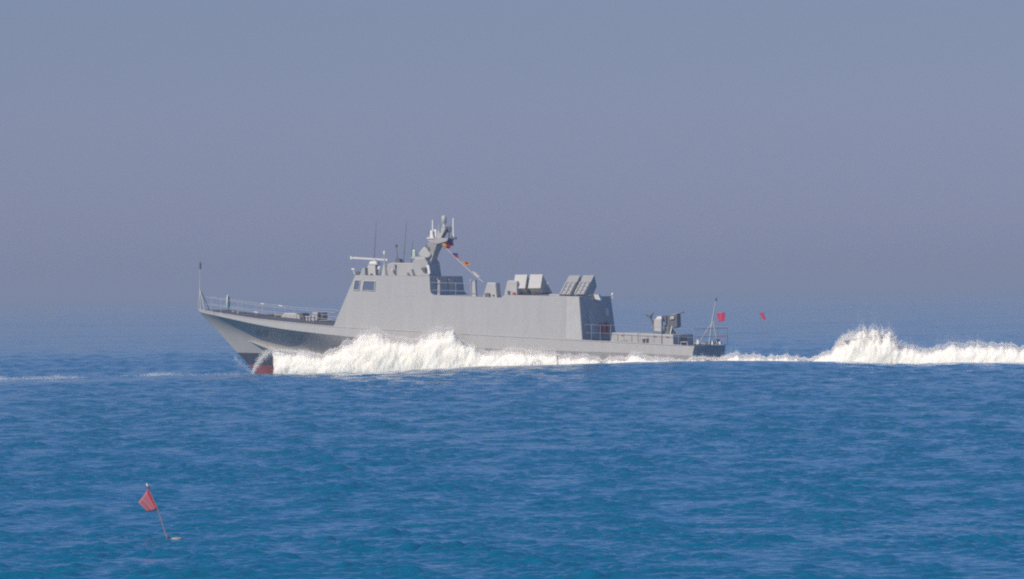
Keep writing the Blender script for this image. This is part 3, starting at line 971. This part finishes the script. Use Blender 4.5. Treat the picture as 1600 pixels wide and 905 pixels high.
# place by width between the photo columns of the number
for _ in range(1):
    def solve(px, py):
        p = S(px, py, -1.5)
        for _k in range(12):
            p = S(px, py, hull_pt(p.x, p.z, 0).y)
        return p
A_, B_, C_ = solve(401, 524), solve(420, 526.5), solve(400, 514.5)
for v in nm_me.vertices:
    s_ = (v.co.x - min(xsv)) / (max(xsv) - min(xsv))
    r_ = (v.co.y - min(ysv)) / (max(ysv) - min(ysv))
    p = A_ + (B_ - A_) * s_ + (C_ - A_) * r_
    v.co = hull_pt(p.x, p.z, 0.012)
nm_me.materials.append(NUMB)
no = bpy.data.objects.new('hull_number', nm_me)
link(no, hull)

# ------------------------------------------------------------------ flags on the ship's halyard
def w_of(p):                                     # ship frame -> world
    return Vector((OX + p.x * CT + p.y * ST, OY - p.x * ST + p.y * CT, p.z))


def flag_mesh(name, top0, top1, bot1, bot0, cols, rows_=8, n_=14, wave=0.06, mats=(C_RED,), pick=None, ph=0.0, parent=None):
    """a rippling cloth between four corners (hoist top, fly top, fly bottom, hoist bottom)"""
    v, f, mi = [], [], []
    nrm = (top1 - top0).cross(bot0 - top0).normalized()
    for i in range(n_ + 1):
        s_ = i / n_
        for j in range(rows_ + 1):
            r_ = j / rows_
            p = (top0.lerp(top1, s_)).lerp(bot0.lerp(bot1, s_), r_)
            p = p + nrm * (wave * s_ ** .7 * math.sin(7.5 * s_ + 1.6 * r_ + ph)) + Vector((0, 0, -.25 * wave * math.sin(5 * s_ + ph)))
            v.append(p)
    for i in range(n_):
        for j in range(rows_):
            b_ = i * (rows_ + 1) + j
            f.append((b_, b_ + rows_ + 1, b_ + rows_ + 2, b_ + 1))
            mi.append(pick((i + .5) / n_, (j + .5) / rows_) if pick else 0)
    org = v[0].copy()
    me = bpy.data.meshes.new(name)
    me.from_pydata([p - org for p in v], [], f)
    for m_ in mats: me.materials.append(m_)
    me.polygons.foreach_set('material_index', mi)
    me.polygons.foreach_set('use_smooth', [True] * len(f))
    o = bpy.data.objects.new(name, me)
    o.location = org
    link(o, parent)
    sol = o.modifiers.new('cloth_thickness', 'SOLIDIFY')
    sol.thickness = 0.006
    return o

G = 'flags on the halyard'
def PW(px, py, ly=-0.6): return w_of(S(px, py, ly))
e = flag_mesh('ensign', PW(700.5, 371.5), PW(710, 373.5, 0.0), PW(709.5, 385, -.2), PW(694, 388.5), None, mats=(C_RED, C_BLUE), wave=.12,
              pick=lambda s_, r_: 1 if (s_ < .62 and r_ < .38) else 0)
tag(e, 'crimson ensign with a small blue canton flying below the masthead platform', 'flag')
e = flag_mesh('signal_flag', PW(686.8, 376.5), PW(697, 377.5), PW(699.5, 386), PW(693, 385), None, mats=(C_RED, C_YEL), wave=.05, ph=1.0,
              pick=lambda s_, r_: 1 if (.25 < s_ < .85 and r_ > .25) else 0)
tag(e, 'orange and red signal flag topmost on the halyard, beside the crimson ensign', 'flag', G)
e = flag_mesh('signal_flag', PW(705.5, 395.8), PW(715, 396), PW(717.5, 402.5), PW(712.5, 403), None, mats=(C_BLUE, C_RED), wave=.05, ph=2.0,
              pick=lambda s_, r_: 1 if r_ > .5 else 0)
tag(e, 'small purple blue and red signal flag second from the top of the halyard', 'flag', G)
e = flag_mesh('signal_flag', PW(721, 408.8), PW(733.5, 410), PW(733.5, 415.5), PW(729, 416), None, mats=(C_YEL, C_RED), wave=.05, ph=.4,
              pick=lambda s_, r_: 1 if (.3 < s_ < .8 and .05 < r_ < .6) else 0)
tag(e, 'yellow signal flag with a red patch, midway down the halyard', 'flag', G)
e = flag_mesh('signal_flag', PW(737.5, 423.5), PW(745, 427), PW(751.5, 433.5), PW(746, 433.5), None, mats=(C_WHITE, C_RED), wave=.05, ph=1.7,
              pick=lambda s_, r_: 1 if (.6 < s_ < .72 and .3 < r_ < .6) else 0)
tag(e, 'white signal flag furling at the low end of the halyard', 'flag', G)

# ------------------------------------------------------------------ marker flags on floats
def marker(base, pole_pts, flag_pts, r, float_r, label, group, mats, pick, float_off=Vector((.12, 0, 0)), wave=.03, nm='marker_flag', tip=True, k=1.0):
    root = empty('marker_buoy', base)
    tag(root, label, 'marker buoy', group)
    loc = [p - base for p in pole_pts]
    MB().tube(loc, [r, r * .9, r * .8], 8).build('pole', BAMBOO, root)
    o = flag_mesh('flag', *[p - base for p in flag_pts], None, mats=mats, pick=pick, wave=wave, parent=root)
    q = float_off
    MB().lathe(q.x, q.y, [(float_r * .3, q.z - .05 * k), (float_r * .9, q.z - .03 * k), (float_r, q.z + .01 * k), (float_r * .85, q.z + .024 * k), (float_r * .2, q.z + .030 * k)], 16).build('float', FLOAT, root, smooth=True)
    MB().lathe(0, 0, [(r * 1.6, -.4 * k), (r * 2.6, -.1 * k), (r * 2.2, .06 * k), (r * 1.2, .1 * k)], 10).build('counterweight', DARK, root)
    if tip:
        t_ = loc[-1]; d = (loc[-1] - loc[-2]).normalized()
        MB().tube([t_ - d * .07 * k, t_ + d * .005 * k], r * 1.9, 8).build('pole_band', DARK, root)
        MB().tube([t_ + d * .005 * k, t_ + d * .07 * k], r * 1.4, 8).build('pole_tip', WHITE, root)
    return root

def on_water(px, py):                            # where the sea meets the line of sight, at the height of the waves
    ys = np.arange(120.0, 320.0, .04)
    u_, v_ = uv(px, py)
    h_ = sea_z(u_ * ys / F, ys, np.full_like(ys, .08)) - (CAM_H + v_ * ys / F)
    i_ = int(np.argmax(h_ > 0))
    return W(px, py, float(ys[i_]))
b0 = on_water(261.5, 843)
MY = b0.y
def M1(px, py, dy=0): return W(px, py, MY + dy)
fo = on_water(277, 843.3) + Vector((0, -.05, .02))
marker(b0, [b0.copy(), M1(248, 800), M1(231, 760)], [M1(230.5, 764), M1(216.5, 786), M1(230, 801.5), M1(246, 795.5)], .0135, .125,
       'faded red flag on a leaning pole with a pale float, alone near the camera', None, (C_PINK, C_HOTRED),
       lambda s_, r_: 1 if s_ < .16 else 0, float_off=fo - b0, wave=.06)
for (cx, cy, Yd, lab) in ((1127, 495, 860., 'red flag just behind the warship stern and its flagstaff'),
                          (1191, 494, 870., 'small red flag standing alone on open water astern of the warship')):
    foot = W(cx - 3, 0, Yd); foot.z = float(sea_z(foot.x, Yd))
    s1 = cx < 1150
    if s1:
        fp_ = [W(1119.5, 489.5, Yd), W(1133, 488, Yd + .3), W(1133.5, 501, Yd), W(1123, 503, Yd)]
        top = W(1118.5, 486, Yd)
    else:
        fp_ = [W(1187, 488, Yd), W(1193, 488.5, Yd + .3), W(1198, 500.5, Yd), W(1190, 497.5, Yd)]
        top = W(1186.5, 485, Yd)
    foot.x = top.x + .25
    marker(foot, [foot.copy(), foot.lerp(top, .5), top], fp_, .02, .14, lab, 'red marker flags beyond the ship', (C_HOTRED,), None, float_off=Vector((.1, 0, -.02)), wave=.06, tip=False, k=1.0)

# ------------------------------------------------------------------ spray and foam
OCT_V = np.array([(1, 0, 0), (-1, 0, 0), (0, 1, 0), (0, -1, 0), (0, 0, 1), (0, 0, -1)], float)
OCT_F = np.array([(0, 2, 4), (2, 1, 4), (1, 3, 4), (3, 0, 4), (2, 0, 5), (1, 2, 5), (3, 1, 5), (0, 3, 5)])


def drops_object(name, pts, rad, label, cat, extra=None):
    n_ = len(pts)
    o3 = pts.mean(0); o3[2] = 0
    q = rng.normal(size=(n_, 4)); q /= np.linalg.norm(q, axis=1)[:, None]
    w_, x_, y_, z_ = q.T
    Rm = np.stack([1 - 2 * (y_ * y_ + z_ * z_), 2 * (x_ * y_ - z_ * w_), 2 * (x_ * z_ + y_ * w_),
                   2 * (x_ * y_ + z_ * w_), 1 - 2 * (x_ * x_ + z_ * z_), 2 * (y_ * z_ - x_ * w_),
                   2 * (x_ * z_ - y_ * w_), 2 * (y_ * z_ + x_ * w_), 1 - 2 * (x_ * x_ + y_ * y_)], -1).reshape(n_, 3, 3)
    st = rng.uniform(.7, 1.5, (n_, 1, 3))
    base = OCT_V[None] * st * rad[:, None, None]
    co = np.einsum('nij,nkj->nki', Rm, base) + pts[:, None, :] - o3
    co = co.reshape(-1, 3)
    fc = (OCT_F[None] + 6 * np.arange(n_)[:, None, None]).reshape(-1, 3)
    if extra is not None:
        ev, ef = extra
        fc = np.concatenate([fc, ef + len(co)])
        co = np.concatenate([co, ev - o3])
    me = bpy.data.meshes.new(name)
    me.vertices.add(len(co)); me.vertices.foreach_set('co', co.astype(np.float32).ravel())
    me.loops.add(len(fc) * 3); me.polygons.add(len(fc))
    me.loops.foreach_set('vertex_index', fc.ravel().astype(np.int32))
    me.polygons.foreach_set('loop_start', (np.arange(len(fc)) * 3).astype(np.int32))
    me.polygons.foreach_set('use_smooth', np.ones(len(fc), bool))
    me.update(calc_edges=True)
    me.materials.append(FOAM)
    me.materials.append(FOAM_BODY)
    if extra is not None:
        mi_ = np.zeros(len(fc), np.int32); mi_[-len(extra[1]):] = 1
        me.polygons.foreach_set('material_index', mi_)
    o = bpy.data.objects.new(name, me)
    o.location = o3
    link(o)
    tag(o, label, cat, kind='stuff')
    return o


def fnoise(x, seed, octs=5, base=0.35):
    """smooth 1-D noise, roughly -1..1"""
    out = np.zeros_like(x); a = 1.0; tot = 0
    for k in range(octs):
        r_ = np.random.default_rng(seed * 31 + k)
        g = r_.uniform(-1, 1, 4096)
        t_ = x * base * 2 ** k + 500.3
        i = np.floor(t_).astype(int)
        fr_ = t_ - i
        fr_ = fr_ * fr_ * (3 - 2 * fr_)
        out += a * (g[i % 4096] * (1 - fr_) + g[(i + 1) % 4096] * fr_)
        tot += a
        a *= .6
    return out / tot * 1.6


def path_y(px):                                  # depth of the foam belt, beside and behind the ship
    p = w_of(S(px, 560, -4.6))
    return p.x, p.y


def belt(profile, px0, px1, n_, seed, thick=1.0, feather=0.12, spike=0.5, rmin=.006, rmax=.017, zlow=-0.1):
    xs_ = np.array([path_y(p) for p in np.linspace(px0, px1, 60)])
    px = rng.uniform(px0, px1, n_)
    X = np.interp(px, np.linspace(px0, px1, 60), xs_[:, 0])
    Yc = np.interp(px, np.linspace(px0, px1, 60), xs_[:, 1])
    top_px = np.interp(px, [p[0] for p in profile], [p[1] for p in profile])
    u_, v_ = uv(px, top_px)
    ztop = CAM_H + v_ * Yc / F
    ztop = np.maximum(ztop, .15)
    u = rng.uniform(0, 1, n_)
    nz = fnoise(X, seed) * .5 + fnoise(X, seed + 1, 4, 2.2) * .5
    h = ztop * (1 + feather * nz)
    # most drops fill the body, some fly above the edge
    z = np.where(u < .12, zlow + (h - zlow) * u / .12, h * (0.78 + 0.25 * (u - .12) / .88))
    fly = rng.uniform(0, 1, n_) < 0.24
    burst = np.clip(.5 + nz, 0.05, 1.6)
    z = np.where(fly, h * (1 + rng.exponential(.07 + .08 * spike, n_) * burst) , z)
    rel = np.clip(z / np.maximum(h, .1), 0, 1.8)
    Y = Yc + rng.normal(0, thick * .5, n_) * (1.1 - .5 * np.minimum(rel, 1))
    rad = rmin + (rmax - rmin) * np.clip(1.12 - rel, 0, 1) ** .7 * rng.uniform(.5, 1.3, n_)
    rad = np.where(fly, rmin * rng.uniform(.5, 1.4, n_), rad)
    return np.stack([X, Y, z], -1), rad


def core(profile, px0, px1, frac, seed, nseed, feather, thick=1.0, n_=640, m_=40):
    """billowing inner body of the foam"""
    px = np.linspace(px0, px1, n_)
    pth = np.array([path_y(p) for p in px])
    top_px = np.interp(px, [p[0] for p in profile], [p[1] for p in profile])
    u_, v_ = uv(px, top_px)
    zt = np.maximum((CAM_H + v_ * pth[:, 1] / F) * frac, .05)
    zt = zt * (1 + feather * (.5 * fnoise(pth[:, 0], nseed) + .5 * fnoise(pth[:, 0], nseed + 1, 4, 2.2)))
    a = np.linspace(0, math.pi, m_)
    X = np.repeat(pth[:, 0][:, None], m_, 1)
    Y = pth[:, 1][:, None] - np.cos(a)[None, :] * thick
    Z = zt[:, None] * np.sin(a)[None, :] ** .8 - .15
    v = np.stack([X, Y, Z], -1).reshape(-1, 3)
    nrm = np.stack([np.zeros_like(X), -np.cos(a)[None, :] + 0 * X, np.sin(a)[None, :] + 0 * X], -1).reshape(-1, 3)
    for i_ in range(len(v)):
        p = Vector(v[i_]) + Vector((seed * 7.1, 0, 0))
        big = abs(mnoise.noise(p * 0.8)) + .55 * abs(mnoise.noise(p * 1.9)) + .4 * abs(mnoise.noise(p * 4.3)) + .3 * abs(mnoise.noise(p * 9.0))
        k_ = min(1.0, float(zt[i_ // m_]) * .55)
        v[i_] += nrm[i_] * (big - .42) * .36 * k_ + np.array((mnoise.noise(p * 2.3) * .12 * k_, 0, 0))
    i = np.arange(n_ * m_).reshape(n_, m_)
    qd = np.stack([i[:-1, :-1], i[1:, :-1], i[1:, 1:], i[:-1, 1:]], -1).reshape(-1, 4)
    f = np.concatenate([qd[:, [0, 1, 2]], qd[:, [0, 2, 3]]])
    return v, f

BOW = [(424, 544), (432, 544.5), (461, 547.5), (480, 549), (504, 551.5), (521, 543), (544, 531), (567, 523), (590, 513), (604, 518), (619, 524),
       (647, 526), (676, 519), (702, 514.5), (719, 527), (734, 539), (748, 548), (777, 549), (791, 545), (820, 547), (870, 553)]
SIDE = [(820, 547), (850, 551), (880, 556), (912, 557), (944, 561), (965, 559), (976, 556), (990, 551.5), (1007, 556), (1029, 561), (1071, 562), (1092, 558), (1114, 560), (1137, 557)]
AFT = [(1130, 560), (1138, 554), (1146, 551), (1163, 555), (1177, 553), (1195, 556), (1216, 553), (1241, 559), (1275, 556), (1294, 549), (1306, 533), (1319, 523),
       (1347, 520), (1372, 516), (1384, 514), (1394, 522), (1406, 539), (1419, 545), (1444, 545), (1475, 546), (1500, 540), (1537, 535), (1569, 531), (1600, 536), (1640, 540), (1720, 552), (1800, 566)]
p1, r1 = belt(BOW, 426, 870, 62000, 3, feather=.14, spike=.45)
# thin sheet at the forward edge of the bow wave and a curl against the forefoot
k = 5200
t_ = rng.uniform(0, 1, k) ** .7
wd = np.interp(t_, [0, .3, .7, 1], [.9, 1.8, 3.4, 4.2])
cx = np.interp(t_, [0, .3, .6, .85, 1], [395, 400, 409, 419, 427]) + rng.normal(0, 1, k) * wd
cy = np.interp(t_, [0, .3, .6, .85, 1], [583, 573, 560, 551, 548]) + rng.normal(0, .8, k) * wd
cp_ = np.array([w_of(S(a_, b_, -1.6 - .8 * q_)) for a_, b_, q_ in zip(cx, cy, rng.uniform(0, 1, k))])
p1 = np.concatenate([p1, cp_]); r1 = np.concatenate([r1, rng.uniform(.005, .016, k)])
k = 1100                                          # drifting mist thrown ahead of the stem
t_ = rng.uniform(0, 1, k)
cx = np.interp(t_, [0, 1], [366, 397]) - rng.exponential(5.0, k) * np.sin(math.pi * np.clip(t_, .05, .97))
cy = np.interp(t_, [0, 1], [557, 583.5]) + rng.normal(0, 2.0, k)
cp_ = np.array([w_of(S(a_, b_, .3 + q_)) for a_, b_, q_ in zip(cx, cy, rng.normal(0, .4, k))])
p1 = np.concatenate([p1, cp_]); r1 = np.concatenate([r1, rng.uniform(.004, .011, k)])
drops_object('bow_spray', p1, r1, 'tall white bow wave and spray along the hull of the warship', 'spray', core(BOW, 427, 870, .95, 11, 3, .14, thick=.9))
p2, r2 = belt(SIDE, 820, 1140, 34000, 5, thick=.8, feather=.25, spike=.35)
drops_object('side_foam', p2, r2, 'low white foam running along the aft hull of the warship', 'foam', core(SIDE, 815, 1140, .92, 17, 5, .25, thick=.8))
p3, r3 = belt(AFT, 1130, 1790, 62000, 9, thick=1.2, feather=.34, spike=.7)
# the burst at the top of the rooster tail: separate jets
k = 9000
jc = rng.uniform(1305, 1402, 46)
ji = rng.integers(0, 46, k)
s_ = rng.uniform(0, 1, k) ** 1.3
lean = rng.uniform(-6, 10, 46)
hgt = rng.uniform(4, 19, 46) * np.interp(jc, [1305, 1330, 1385, 1402], [.5, 1, 1.25, .6])
cx = jc[ji] + lean[ji] * s_ + rng.normal(0, 1.0, k)
cy = np.interp(jc[ji], [p[0] for p in AFT], [p[1] for p in AFT]) + 9 - hgt[ji] * s_
Xp = np.array([path_y(a_)[1] for a_ in cx])
u_, v_ = uv(cx, cy)
pj = np.stack([u_ * Xp / F, Xp + rng.normal(0, .5, k), CAM_H + v_ * Xp / F], -1)
p3 = np.concatenate([p3, pj]); r3 = np.concatenate([r3, rng.uniform(.008, .022, k) * (1.15 - .6 * s_)])
drops_object('wake_spray', p3, r3, 'white churned wake with a tall splash, trailing behind the warship', 'spray', core(AFT, 1134, 1790, .92, 23, 9, .34, thick=1.1, n_=560))

# small breaking crests left of the bow
def crest(px0, px1, py0, py1, hpx, n_, name, label, dens=None, rr=(.012, .035)):
    px = rng.uniform(px0, px1, n_)
    u_, v_ = uv(px, np.interp(px, [px0, px1], [py0, py1]))
    Yc = np.full(n_, 486.0)
    X = u_ * Yc / F
    zb_ = CAM_H + v_ * Yc / F
    env = np.clip((px - px0) / 25, 0, 1) * np.clip((px1 - px) / 45, 0, 1)
    amp = env * np.clip(.40 + .30 * fnoise(X, 77, 5, .25) + .35 * fnoise(X, 78, 4, 1.3), 0.04, 1.2)
    z = zb_ + (rng.uniform(0, 1, n_) ** 1.5 * hpx + rng.normal(0, .8, n_)) / 24.5 * (.3 + amp)
    pts = np.stack([X, Yc + rng.normal(0, 1.2, n_), z], -1)
    keep = rng.uniform(0, 1, n_) < (amp * .9 if dens is None else np.clip(amp * dens, 0, 1))
    drops_object(name, pts[keep], rng.uniform(*rr, keep.sum()), label, 'foam')
crest(-60, 138, 594.5, 590.5, 6, 9000, 'whitecap', 'thin white breaking crest on the water at the far left edge', rr=(.005, .015))
crest(218, 300, 586.5, 585.6, 4, 2200, 'whitecap', 'thin white foam streak just left of the warship bow', rr=(.005, .015))
crest(140, 400, 588.3, 584.5, 1.6, 1500, 'foam_line', 'faint line of foam on the swell running to the bow', rr=(.008, .018))
